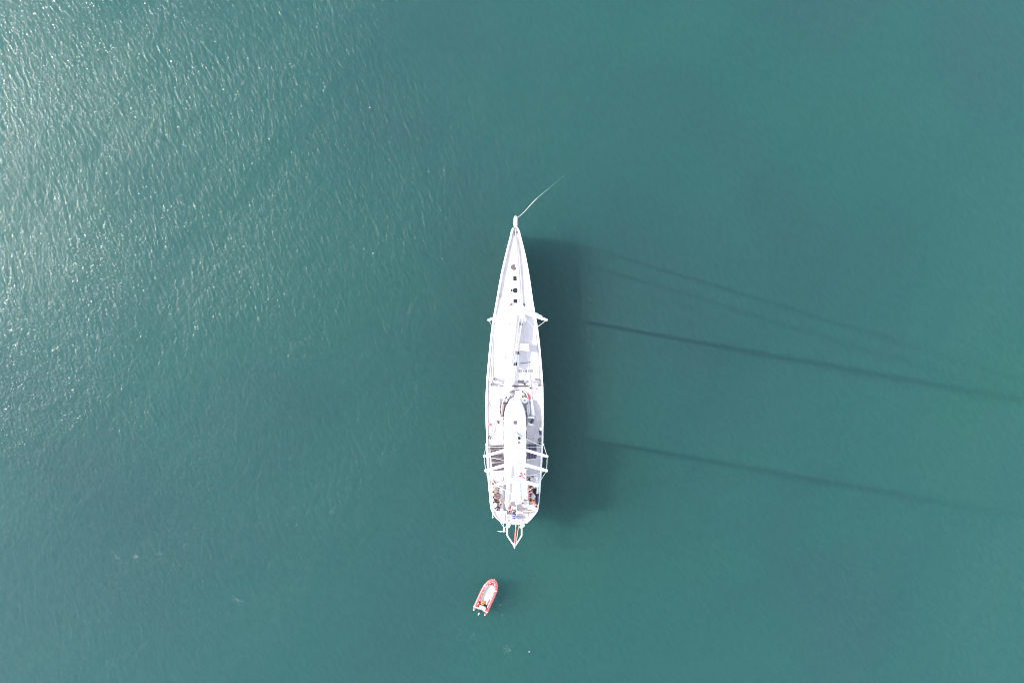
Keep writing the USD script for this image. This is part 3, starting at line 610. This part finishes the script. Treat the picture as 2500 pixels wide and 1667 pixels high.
# ------------------------------------------------------------------ loose gear on deck
q = S(1248, 743, .17); t = thing('red_bag', q, 'small red bag on the foredeck just ahead of the main mast', 'bag')
obj('bag_body', box(q[0], q[1], q[2]+.1, .26, .2, .22, 35, .05), 'red_fabric', t); obj('bag_strap', tube(spl([q+[-.1, 0, .2], q+[0, .02, .3], q+[.1, 0, .2]], 8), .015, 6), 'rope_dark', t)
def lifering(u, v, z, R_, r_, label):
    q = P(u, v, z); t = thing('life_ring', q, label, 'life ring')
    for k in range(8):
        a = np.linspace(k*math.pi/4, (k+1)*math.pi/4, 7)-math.pi/8-.35
        pts = np.array([q+[R_*math.cos(x), R_*math.sin(x), 0] for x in a]); obj('ring_section', tube(pts, r_, 10), 'red_plastic' if k % 2 == 1 else 'white_plastic', t)
lifering(1275, 1160, TOP+.09, .26, .075, 'red and white life ring on the roof behind the mizzen mast')
def coil(name, u, v, z, R_, n, r_, mt_, label):
    q = P(u, v, z); a = np.linspace(0, n*2*math.pi, n*16)
    pts = np.array([[q[0]+(R_*(.75+.25*math.sin(x*.37)))*math.cos(x)*1.0, q[1]+R_*(.8+.2*math.cos(x*.53))*math.sin(x), z+r_+.012*x/6.28*r_*20] for x in a])
    obj(name, tube(pts, r_, 6), mt_, label=label, cat='rope')
coil('rope_coil', 1319, 1031, DZ, .2, 4, .025, 'pale_teak', 'brown rope coil by the starboard rail, foremost of the gear there')
coil('rope_coil', 1318.5, 1073, DZ, .18, 5, .028, 'rope_dark', 'black rope coil by the starboard rail ahead of the chainplate')
coil('rope_coil', 1195.5, 1067, DZ, .16, 4, .022, 'rope_dark', 'thin dark rope coil by the port rail ahead of the solar panels')
coil('rope_coil', 1289, 968-30, DZ, .16, 3, .02, 'rope_white', 'white rope coil on the starboard deck beside the dark track')
coil('rope_coil', 1276, 931.5, zd(931), .17, 4, .025, 'rope_dark', 'dark rope coil on the midship deck between track and clutches')
coil('rope_coil', 1268, 931, zd(931), .15, 4, .025, 'rope_dark', 'smaller dark rope coil next to the midship one, nearer the boom')
def softbox(name, u, v, z, sx, sy, sz, rz, mt_, label, c_, ch=None):
    q = P(u, v, z+sz/2); t = thing(name, (q[0], q[1], z), label, c_)
    obj(name.split('_')[-1]+'_body', box(q[0], q[1], z+sz/2, sx, sy, sz, rz, ch or min(sx, sy, sz)*.3), mt_, t)
    c, s = math.cos(math.radians(rz)), math.sin(math.radians(rz))
    ax = (np.array([c, s, 0])*sx*.3 if sx > sy else np.array([-s, c, 0])*sy*.3); o = np.array([q[0], q[1], z+sz])
    obj(name.split('_')[-1]+'_seam', tube(spl([o-ax+[0, 0, -.004], o+[0, 0, .006], o+ax+[0, 0, -.004]], 8), .012, 5), 'rope_dark' if 'white' not in mt_ and 'cream' not in mt_ else 'grey_metal', t)
softbox('gear_bag', 1299, 1028, DZ, .26, .5, .28, -25, 'charcoal_canvas', 'dark slanting gear bag on the starboard side deck by the deckhouse', 'bag')
softbox('fishing_crate', 1320, 1047, DZ, .24, .34, .25, 10, 'white_plastic', 'white box against the starboard rail behind the brown rope coil', 'box')
softbox('gear_bag', 1319, 1056, DZ, .2, .46, .22, 8, 'black_canvas', 'narrow black bag along the starboard rail behind the white box', 'bag')
softbox('gear_bag', 1316.5, 1084, DZ, .34, .3, .24, 30, 'charcoal_canvas', 'dark bag at the starboard chainplate behind the black rope coil', 'bag')
softbox('red_bag', 1193.5, 1036, DZ, .22, .3, .2, 15, 'cloth_pink', 'pink-red bag at the port rail beside the deckhouse', 'bag')
softbox('red_cushion', 1290.5, 967.5, DZ, .16, .56, .12, 24, 'red_fabric', 'long red cushion on the starboard edge of the forward cockpit', 'cushion')
softbox('red_cushion', 1224, 991, 2.14, .18, .36, .10, -12, 'red_fabric', 'oval red cushion on the port seat of the forward cockpit', 'cushion')
softbox('instrument_box', 1221.8, 1006, 2.14, .2, .26, .14, -10, 'black_metal', 'small black box on the port seat of the forward cockpit', 'box', .02)
softbox('orange_line_bag', 1277.8, 962, DZ, .22, .34, .10, 15, 'cloth_beige', 'beige bag with a dark seam beside the forward cockpit', 'bag')
softbox('navy_cushion', 1312, 1217, 2.30, .34, 1.1, .34, -3, 'navy_canvas', 'long navy cushion along the starboard rail of the after cockpit', 'cushion')
softbox('black_bag', 1306.3, 1201.5, 2.30, .44, .78, .32, 4, 'black_canvas', 'big black bag on the starboard bench among the passengers', 'bag')
softbox('rolled_towel', 1311.3, 1198, 2.30, .13, .5, .42, -6, 'white_canvas', 'white roll between black bag and starboard rail', 'towel')
softbox('white_cushion', 1215, 1170.5, 2.30, .62, .5, .26, 15, 'white_canvas', 'large rounded white cushion at the front of the port bench', 'cushion')
softbox('white_cushion', 1222.5, 1198, 2.30, .34, .56, .2, 0, 'white_canvas', 'white cushion on the inner port bench opposite the tan shirt', 'cushion')
softbox('cream_cushion', 1223, 1213, 2.30, .3, .42, .18, 5, 'cloth_lilac', 'pale lilac cushion on the inner port bench further aft', 'cushion')
softbox('white_towel', 1294, 1174.5, 2.30, .22, .26, .2, 0, 'white_canvas', 'small white folded towel beside the shaded passenger in the hat', 'towel')
softbox('cockpit_cushion', 1307.5, 1171, 2.30, .3, .55, .12, 5, 'white_canvas', 'white seat cushion at the front of the starboard bench', 'cushion')
# folding chair in the forward cockpit
q = P(1234.5, 978, 2.1); t = thing('folding_chair', (q[0], q[1], 1.63), 'black-framed white folding chair at the port front of the forward cockpit', 'chair')
obj('seat', box(q[0], q[1]+.05, 2.06, .36, .36, .05, 0, .015), 'white_canvas', t)
for s in (-1, 1): obj('leg', tube([(q[0]+s*.19, q[1]+.2, 1.63), (q[0]+s*.19, q[1]-.2, 2.1), (q[0]+s*.19, q[1]-.22, 2.45)], .025, 6), 'black_metal', t); obj('leg', tube([(q[0]+s*.19, q[1]-.2, 1.63), (q[0]+s*.19, q[1]+.22, 2.1)], .025, 6), 'black_metal', t)
obj('backrest', box(q[0], q[1]-.23, 2.34, .42, .06, .24, 0, .02), 'black_canvas', t)
# teal halyard tied across the roof, going on to the starboard chainplate
obj('teal_rope', tube(spl([P(1246.5, 1042.5, 5.55), P(1257, 1051.3, 5.62), P(1274.5, 1065.5, 5.0)], 12), .035, 6), 'rope_teal', label='teal rope slanting past the foot of the mizzen mast', cat='rope')
obj('guy_rope', tube(spl([P(1274.5, 1065.5, 5.0), P(1287.5, 1072.5, 4.4), P(1321, 1087, DZ+.3)], 12), .022, 6), 'rope_white', label='white rope from the teal one down to the starboard chainplate', cat='rope')
obj('guy_rope', tube(spl([P(1246.5, 1042.5, 5.55), P(1238, 1035, 4.4), P(1225, 1022, DZ+.05)], 12), .02, 6), 'rope_white', label='white rope from the teal one down to the port side deck', cat='rope')

# ------------------------------------------------------------------ people
POSE = {}
def skeleton(pose):
    if pose == 'sit': lean, knee, ank, toe = -.10, (.11, .43, .11), (.11, .46, -.30), (.125, .60, -.345)
    elif pose == 'recline': lean, knee, ank, toe = -.26, (.12, .42, .16), (.13, .78, -.08), (.15, .84, .04)
    else: lean, knee, ank, toe = .14, (.11, .05, -.42), (.11, -.02, -.86), (.13, .15, -.90)
    J = dict(pel=(0, 0, .10), chest=(0, lean*.75, .40), neck=(0, lean*.95, .555), head=(0, lean+.03, .70))
    arms = []
    for s in (-1, 1):
        sh = (s*.19, lean*.85, .475)
        el = (s*.27, lean*.5+.10, .24); wr = (s*.19, .31, .20) if pose != 'stand' else (s*.22, .44, .28)
        arms.append((s, sh, el, wr))
    legs = [(s, (s*.09, 0, .10), (s*knee[0], knee[1], knee[2]), (s*ank[0], ank[1], ank[2]), (s*toe[0], toe[1], toe[2])) for s in (-1, 1)]
    return J, arms, legs
def smoothed(m, ln, it=8):
    m = tm(m.refine_to_length(ln)); m.merge_vertices(); trimesh.smoothing.filter_taubin(m, iterations=it); return m
def body_parts(pose):
    if pose in POSE: return POSE[pose]
    J, arms, legs = skeleton(pose); H = hullof
    bs = [H([((-.08, 0, .10), .12), ((.08, 0, .10), .12), ((-.06, J['chest'][1]*.5, .25), .11), ((.06, J['chest'][1]*.5, .25), .11)]),
          H([((-.06, J['chest'][1]*.5, .25), .11), ((.06, J['chest'][1]*.5, .25), .11), ((-.10, J['chest'][1], .40), .105), ((.10, J['chest'][1], .40), .105)]),
          H([((-.10, J['chest'][1], .40), .10), ((.10, J['chest'][1], .40), .10), ((-.17, J['chest'][1], .475), .06), ((.17, J['chest'][1], .475), .06), (J['neck'], .05)]),
          H([(J['neck'], .052), (J['head'], .055)])]
    hd = np.array(J['head'])
    bs.append(H([(hd+[0, -.015, .035], .092), (hd+[0, .012, -.03], .075), (hd+[0, .035, -.075], .04)], 14))
    bs.append(H([(hd+[0, .085, .01], .012), (hd+[0, .108, -.025], .014)]))
    for s in (-1, 1): bs.append(H([(hd+[s*.092, -.01, .0], .016), (hd+[s*.096, -.015, .03], .016)]))
    for s, sh, el, wr in arms:
        bs += [H([(sh, .055), (el, .04)]), H([(el, .041), (wr, .028)])]
        w = np.array(wr); d = w-np.array(el); d /= np.linalg.norm(d); x = np.cross(d, [0, 0, 1.0]); x /= np.linalg.norm(x)
        bs.append(H([(w, .026), (w+d*.085+x*.03, .014), (w+d*.085-x*.03, .014)]))
        for k, (o, l_) in enumerate(((-.032, .06), (-.011, .075), (.011, .07), (.032, .055))):
            a = w+d*.085+x*o; b = a+d*l_*.55; c = b+d*l_*.4-np.array([0, 0, .02]); bs += [H([(a, .0105), (b, .0095)], 8), H([(b, .0095), (c, .008)], 8)]
        t0 = w+d*.03-x*s*.03; bs.append(H([(t0, .013), (t0+d*.05-x*s*.03, .0095)], 8))
    for s, hp_, kn, an, to in legs:
        bs += [H([(hp_, .088), (kn, .058)]), H([(kn, .058), (an, .04)]), H([(an, .042), (np.array(an)+[0, -.03, -.02], .038), (to, .03)])]
    body = Manifold.batch_boolean(bs, m3.OpType.Add); body = smoothed(body, .04, 6)
    sh_ = [H([((-.08, 0, .12), .132), ((.08, 0, .12), .132), ((-.06, J['chest'][1]*.5, .25), .124), ((.06, J['chest'][1]*.5, .25), .124)]),
           H([((-.06, J['chest'][1]*.5, .25), .124), ((.06, J['chest'][1]*.5, .25), .124), ((-.10, J['chest'][1], .40), .118), ((.10, J['chest'][1], .40), .118)]),
           H([((-.10, J['chest'][1], .40), .113), ((.10, J['chest'][1], .40), .113), ((-.17, J['chest'][1], .475), .074), ((.17, J['chest'][1], .475), .074)])]
    for s, sh, el, wr in arms:
        e = np.array(sh)+(np.array(el)-np.array(sh))*.6; sh_.append(H([(sh, .07), (e, .062)]))
    shirt = smoothed(Manifold.batch_boolean(sh_, m3.OpType.Add), .05, 4)
    so = [H([((-.08, 0, .09), .138), ((.08, 0, .09), .138)])]
    for s, hp_, kn, an, to in legs:
        e = np.array(hp_)+(np.array(kn)-np.array(hp_))*.62; so.append(H([(hp_, .106), (e, .09)]))
    shorts = smoothed(Manifold.batch_boolean(so, m3.OpType.Add), .05, 4)
    hair = H([(hd+[0, -.025, .055], .098), (hd+[0, -.05, .0], .082)], 14) - H([(hd+[0, .09, -.06], .075), (hd+[0, .14, .06], .07)], 12)
    eyes = [tm(Manifold.sphere(.011, 8).translate(tuple(map(float, hd+[s*.034, .082, .008])))) for s in (-1, 1)]
    hat = lathe(hd+np.array([0, -.01, .06]), [(0, .10), (.07, .095), (.10, .06), (.112, .01), (.2, -.01), (.205, -.018), (.11, -.005), (0, -.005)], 24)
    cap_ = cat(lathe(hd+np.array([0, -.01, .05]), [(0, .085), (.06, .075), (.1, .03), (.107, -.01), (0, -.01)], 18), tm(H([(hd+[0, .1, .045], .012), (hd+[-.06, .08, .045], .012), (hd+[.06, .08, .045], .012), (hd+[0, .19, .04], .01)])))
    POSE[pose] = dict(body=body, shirt=shirt, shorts=shorts, hair=tm(hair), eyes=eyes, hat=hat, cap=cap_, head=hd); return POSE[pose]
def person(u, v, face, pose, label, skin, hair, shirt, shorts, z=2.30, hat=None, cap=None):
    "u, v: where the head is; face: direction looked towards, degrees from +x"
    B = body_parts(pose); a = math.radians(face-90); Rm = np.array([[math.cos(a), -math.sin(a), 0], [math.sin(a), math.cos(a), 0], [0, 0, 1]])
    hz = Rm@np.array([B['head'][0], B['head'][1], 0]); q = P(u, v, z+.75)-hz; o = np.array([q[0], q[1], z])
    t = thing('person', o, label, 'person')
    def put(n, m, mt_, par=t):
        m = m.copy(); m.vertices = m.vertices@Rm.T+o; return obj(n, m, mt_, par, smooth=60)
    b = put('body', B['body'], skin); put('hair', B['hair'], hair, t)
    if shirt: put('shirt', B['shirt'], shirt)
    put('shorts', B['shorts'], shorts)
    for e in B['eyes']: put('eye', e, 'eye_dark', b)
    if hat: put('sun_hat', B['hat'], hat)
    if cap: put('cap', B['cap'], cap)
F, T = 'skin_fair', 'skin_tan'
person(1203.5, 1180, 10, 'sit', 'person in coral top with dark brown hair, foremost on the outer port bench', F, 'hair_brown', 'cloth_coral', 'cloth_lilac')
person(1224, 1178, 185, 'sit', 'person in pink top on the inner port bench, facing the coral top', F, 'hair_dark', 'cloth_pink', 'cloth_white')
person(1204.5, 1189.5, 5, 'sit', 'person all in white on the outer port bench, between coral and tan tops', F, 'hair_fair', 'cloth_white', 'cloth_white')
person(1204.5, 1200, 0, 'sit', 'person in tan top with black hair on the outer port bench', F, 'hair_dark', 'cloth_tan', 'cloth_white')
person(1205, 1212.5, -5, 'sit', 'person in grey shirt with dark hair on the outer port bench, behind the tan top', F, 'hair_dark', 'cloth_grey', 'cloth_pink')
person(1205.5, 1226, 0, 'recline', 'person in charcoal clothes stretched out at the after end of the outer port bench', F, 'hair_dark', 'cloth_charcoal', 'cloth_charcoal')
person(1208.6, 1233, 15, 'sit', 'person in white sun hat and white shirt at the after end of the port bench', F, 'hair_brown', 'cloth_white', 'cloth_white', 2.30, 'cloth_white')
person(1213.5, 1243, 100, 'sit', 'person in dark navy shirt at the after port corner of the cockpit', F, 'hair_dark', 'cloth_navy', 'cloth_lilac', 2.28)
person(1221.5, 1230.5, 170, 'sit', 'person in pink shirt with red-brown hair on the inner port bench opposite the sun hat', F, 'hair_brown', 'cloth_pink', 'cloth_grey', 2.3)
person(1299.5, 1171.5, 200, 'sit', 'shaded person in lilac top and pale hat, foremost on the starboard side', F, 'hair_brown', 'cloth_lilac', 'cloth_charcoal', 2.30, 'cloth_lilac')
person(1300.5, 1190, 185, 'sit', 'person in maroon top with dark hair behind the starboard spreader end', F, 'hair_dark', 'cloth_maroon', 'cloth_grey')
person(1293, 1199, 175, 'recline', 'person in pink top leaning back between black bag and hardtop', F, 'hair_brown', 'cloth_pink', 'cloth_grey', 2.24)
person(1302.3, 1211.5, 182, 'sit', 'person in round pale hat and maroon shorts beside the black bag', F, 'hair_brown', 'cloth_pink', 'cloth_navy', 2.30, 'cloth_lilac')
person(1302.5, 1221, 190, 'sit', 'person in orange top with auburn hair on the starboard bench', F, 'hair_red', 'cloth_orange', 'cloth_black')
person(1308.5, 1236, 215, 'sit', 'person in pale pink top at the after end of the starboard bench', F, 'hair_brown', 'cloth_pink', 'cloth_white')
person(1276.5, 1228, 0, 'sit', 'person in white shirt with brown hair beside the white cockpit table', T, 'hair_brown', 'cloth_white', 'cloth_coral', 2.3)
person(1244, 1247.5, 60, 'sit', 'person in pink shirt with brown hair on the port side of the helm', F, 'hair_brown', 'cloth_pink', 'cloth_grey', 2.3)
person(1254.5, 1249, 90, 'stand', 'helmsman in blue shirt with black hair bending at the stern', F, 'hair_dark', 'cloth_blue', 'cloth_navy', 2.82)
q = P(1255.3, 1259.5, 2.5); t = thing('ball_fender', (q[0], q[1], DZ), 'large blue ball lying on the after deck behind the helmsman', 'ball')
obj('ball_body', ball((q[0], q[1], DZ+.29), .295, 28), 'cloth_blue', t)
for dy in (-.02, .19): obj('ball_strap', tube([(q[0]+.30*math.cos(x), q[1]+dy*math.sin(x)+.06*math.cos(x), DZ+.30+.29*math.sin(x)) for x in np.linspace(.2, math.pi-.2, 14)], .014, 6), 'rope_white', t)
# steering pedestal in front of the helmsman
q = P(1255.5, 1240, 2.5); st = obj('steering_pedestal', lathe((q[0], q[1], 1.72), [(0, .9), (.12, .9), (.14, .86), (.1, .7), (.12, 0), (0, 0)], 16), 'white_gelcoat', YACHT)
a = np.linspace(0, 2*math.pi, 33)[:-1]; w = np.array([[q[0]+.42*math.cos(x), q[1]-.16, 2.45+.42*math.sin(x)] for x in a])
obj('steering_wheel', cat(tube(w, .018, 6, True), *[tube([(q[0], q[1]-.16, 2.45), w[i]], .01, 5) for i in range(0, 32, 6)]), 'steel', st)

# ------------------------------------------------------------------ the red inflatable boat astern
RC = P(1189, 1452.5, .2); ra = math.radians(-24.4); RR = np.array([[math.cos(ra), -math.sin(ra), 0], [math.sin(ra), math.cos(ra), 0], [0, 0, 1]])
RIB = thing('inflatable_boat', (RC[0], RC[1], 0), 'red inflatable boat with outboard motor floating astern of the yacht', 'inflatable boat')
def rp(x, y, z): return RR@np.array([x, y, z], float)+np.array([RC[0], RC[1], 0])
def rput(name, m, mt_, par=RIB, smooth=40, **k):
    m = tm(m).copy(); m.vertices = m.vertices@RR.T+np.array([RC[0], RC[1], 0]); return obj(name, m, mt_, par, smooth=smooth, **k)
half = [(-.62, -1.86, .26), (-.63, -1.6, .26), (-.64, -.8, .27), (-.64, 0, .29), (-.60, .7, .33), (-.47, 1.25, .39), (-.30, 1.55, .43), (-.12, 1.70, .45), (0, 1.72, .45)]
path = spl(half+[(-x, y, z) for x, y, z in half[-2::-1]], 90)
tr = np.array([.10+.08*min(1, min(i, 89-i)/4.0) for i in range(90)])
TB = rput('side_tube', tube(path, tr, 16), 'pvc_red', smooth=60)
for i in list(range(9, 82, 5)):
    q = path[i]; d = path[min(i+1, 89)]-path[i-1]; d /= np.linalg.norm(d); inn = np.array([-d[1], d[0], 0]); inn *= -1 if np.dot(inn, -q) < 0 else 1; inn = inn if np.dot(inn[:2], -q[:2]) > 0 else -inn
    c = q+inn*.115+np.array([0, 0, .15]); e = d*.07
    rput('grab_patch', hullof([(c-e, .022), (c+e, .022), (c+inn*.04-np.array([0, 0, .04]), .02)], 8), 'pvc_cream', TB)
for i in (4, 14, 75, 85, 32, 57):
    q = path[i]; d = path[i+1]-path[i-1]; d /= np.linalg.norm(d)
    rput('tube_band', tube([q-d*.05, q+d*.05], tr[i]+.006, 16), 'pvc_cream' if i not in (14, 75) else 'pvc_red', TB)
for i, d_ in ((0, -1), (89, -1)):
    rput('tube_end', ball(path[i], .104, 14, (1, 1.15, 1)), 'pvc_cream', TB)
fl_ = [(x*.82, y, 0) for x, y in ((-.62, -1.45), (-.64, -.8), (-.64, 0), (-.58, .7), (-.42, 1.25), (-.22, 1.5), (.22, 1.5), (.42, 1.25), (.58, .7), (.64, 0), (.64, -.8), (.62, -1.45))]
rput('floor_board', slab(np.array([(x, y) for x, y, _ in fl_])[::-1], .10, .17, .01), 'rib_floor', smooth=False)
kh = hullof([((-.5, -1.5, .1), .05), ((.5, -1.5, .1), .05), ((-.48, .6, .12), .05), ((.48, .6, .12), .05), ((0, -1.5, -.22), .04), ((0, .7, -.2), .04), ((0, 1.55, .25), .04)])
rput('rigid_hull', kh, 'white_plastic')
rput('transom', box(0, -1.50, .30, .98, .07, .42), 'white_plastic')
rput('engine_mat', box(0, -1.16, .185, .94, .5, .03, 0, .008), 'black_metal')
rput('engine_bracket', box(-.02, -1.6, .42, .34, .2, .3, 0, .03), 'black_metal')
om = rput('outboard_motor', hullof([((-.02, -1.72, .52), .10), ((-.02, -1.95, .50), .08), ((-.02, -1.70, .66), .08), ((-.02, -1.88, .66), .07)], 14), 'black_metal')
rput('motor_cover', hullof([((-.04, -1.86, .68), .075), ((-.04, -2.02, .64), .06)], 12), 'white_plastic', om)
rput('motor_leg', cat(hullof([((-.02, -1.75, .5), .05), ((-.02, -1.78, -.35), .04)], 8), box(-.02, -1.8, -.2, .2, .3, .02), hullof([((-.02, -1.7, -.38), .04), ((-.02, -1.95, -.38), .03)], 8)), 'grey_metal', om)
rput('tiller', tube([(-.02, -1.6, .62), (.05, -1.25, .68)], .022, 8), 'black_metal', om)
rput('bow_handle', tube(spl([(-.06, 1.82, .52), (0, 1.95, .58), (.06, 1.82, .52)], 8), .018, 6), 'pvc_cream')
rput('painter_rope', tube(spl([(0, 1.3, .2), (-.2, .7, .19), (-.3, .1, .19), (-.22, -.5, .19), (-.05, -.75, .19), (.1, -.45, .19), (.22, .0, .19)], 30), .016, 6), 'rope_dark')
rput('bow_step', slab(np.array([(-.25, 1.2), (.25, 1.2), (.13, 1.5), (-.13, 1.5)]), .16, .34, .03), 'pvc_red')
def rthing(name, x, y, z, label, c_): return thing(name, rp(x, y, z), label, c_)
t = rthing('white_cooler', .03, -1.30, .17, 'long white cool box across the stern of the red inflatable', 'cool box')
rput('box_body', box(.06, -1.27, .36, .66, .27, .38, 0, .02), 'white_plastic', t); rput('box_lid', box(.06, -1.27, .56, .69, .29, .05, 0, .015), 'white_plastic', t)
for x in (-.12, .06, .24): rput('lid_rib', box(x, -1.27, .588, .02, .22, .012, 0, .003), 'grey_metal', t)
t = rthing('fuel_tank', -.1, -.85, .17, 'orange fuel tank on the floor of the red inflatable', 'fuel tank')
rput('tank_body', slab(np.array([(-.27, -.95), (-.18, -.66), (0, -.6), (.12, -.72), (.1, -.98), (-.1, -1.06)])+np.array([-.02, 0]), .17, .45, .07), 'orange_plastic', t)
rput('tank_cap', cyl((-.08, -.82, .44), .05, .05), 'red_plastic', t)
t = rthing('red_jacket', -.4, -1.2, .17, 'crumpled red life jacket in the port stern corner of the inflatable', 'life jacket')
rput('jacket_body', hullof([((-.42, -1.15, .32), .09), ((-.36, -1.0, .28), .08), ((-.44, -1.38, .3), .07)], 10), 'red_fabric', t); rput('jacket_strap', tube([(-.47, -1.2, .41), (-.36, -1.15, .41)], .015, 6), 'rope_dark', t)
t = rthing('folded_paddles', .05, -.1, .17, 'pair of white paddles lying along the floor of the inflatable', 'paddles')
for x0, x1 in ((-.02, .14), (.06, .2)): rput('paddle', cat(tube([(x0, -.55, .2), (x1, .45, .2)], .018, 6), hullof([((x0-.0, -.62, .2), .03), ((x0-.06, -.42, .2), .025), ((x0+.07, -.42, .2), .025)], 8)), 'white_plastic', t)
t = rthing('clothes_bundle', .25, -.45, .17, 'cream bundle of clothes by the starboard tube of the inflatable', 'bundle')
rput('bundle_body', hullof([((.3, -.35, .24), .08), ((.24, -.6, .24), .1), ((.33, -.85, .22), .07)], 10), 'cream_canvas', t)
rput('bundle_fold', hullof([((.24, -.45, .32), .05), ((.3, -.65, .31), .04)], 8), 'white_canvas', t)
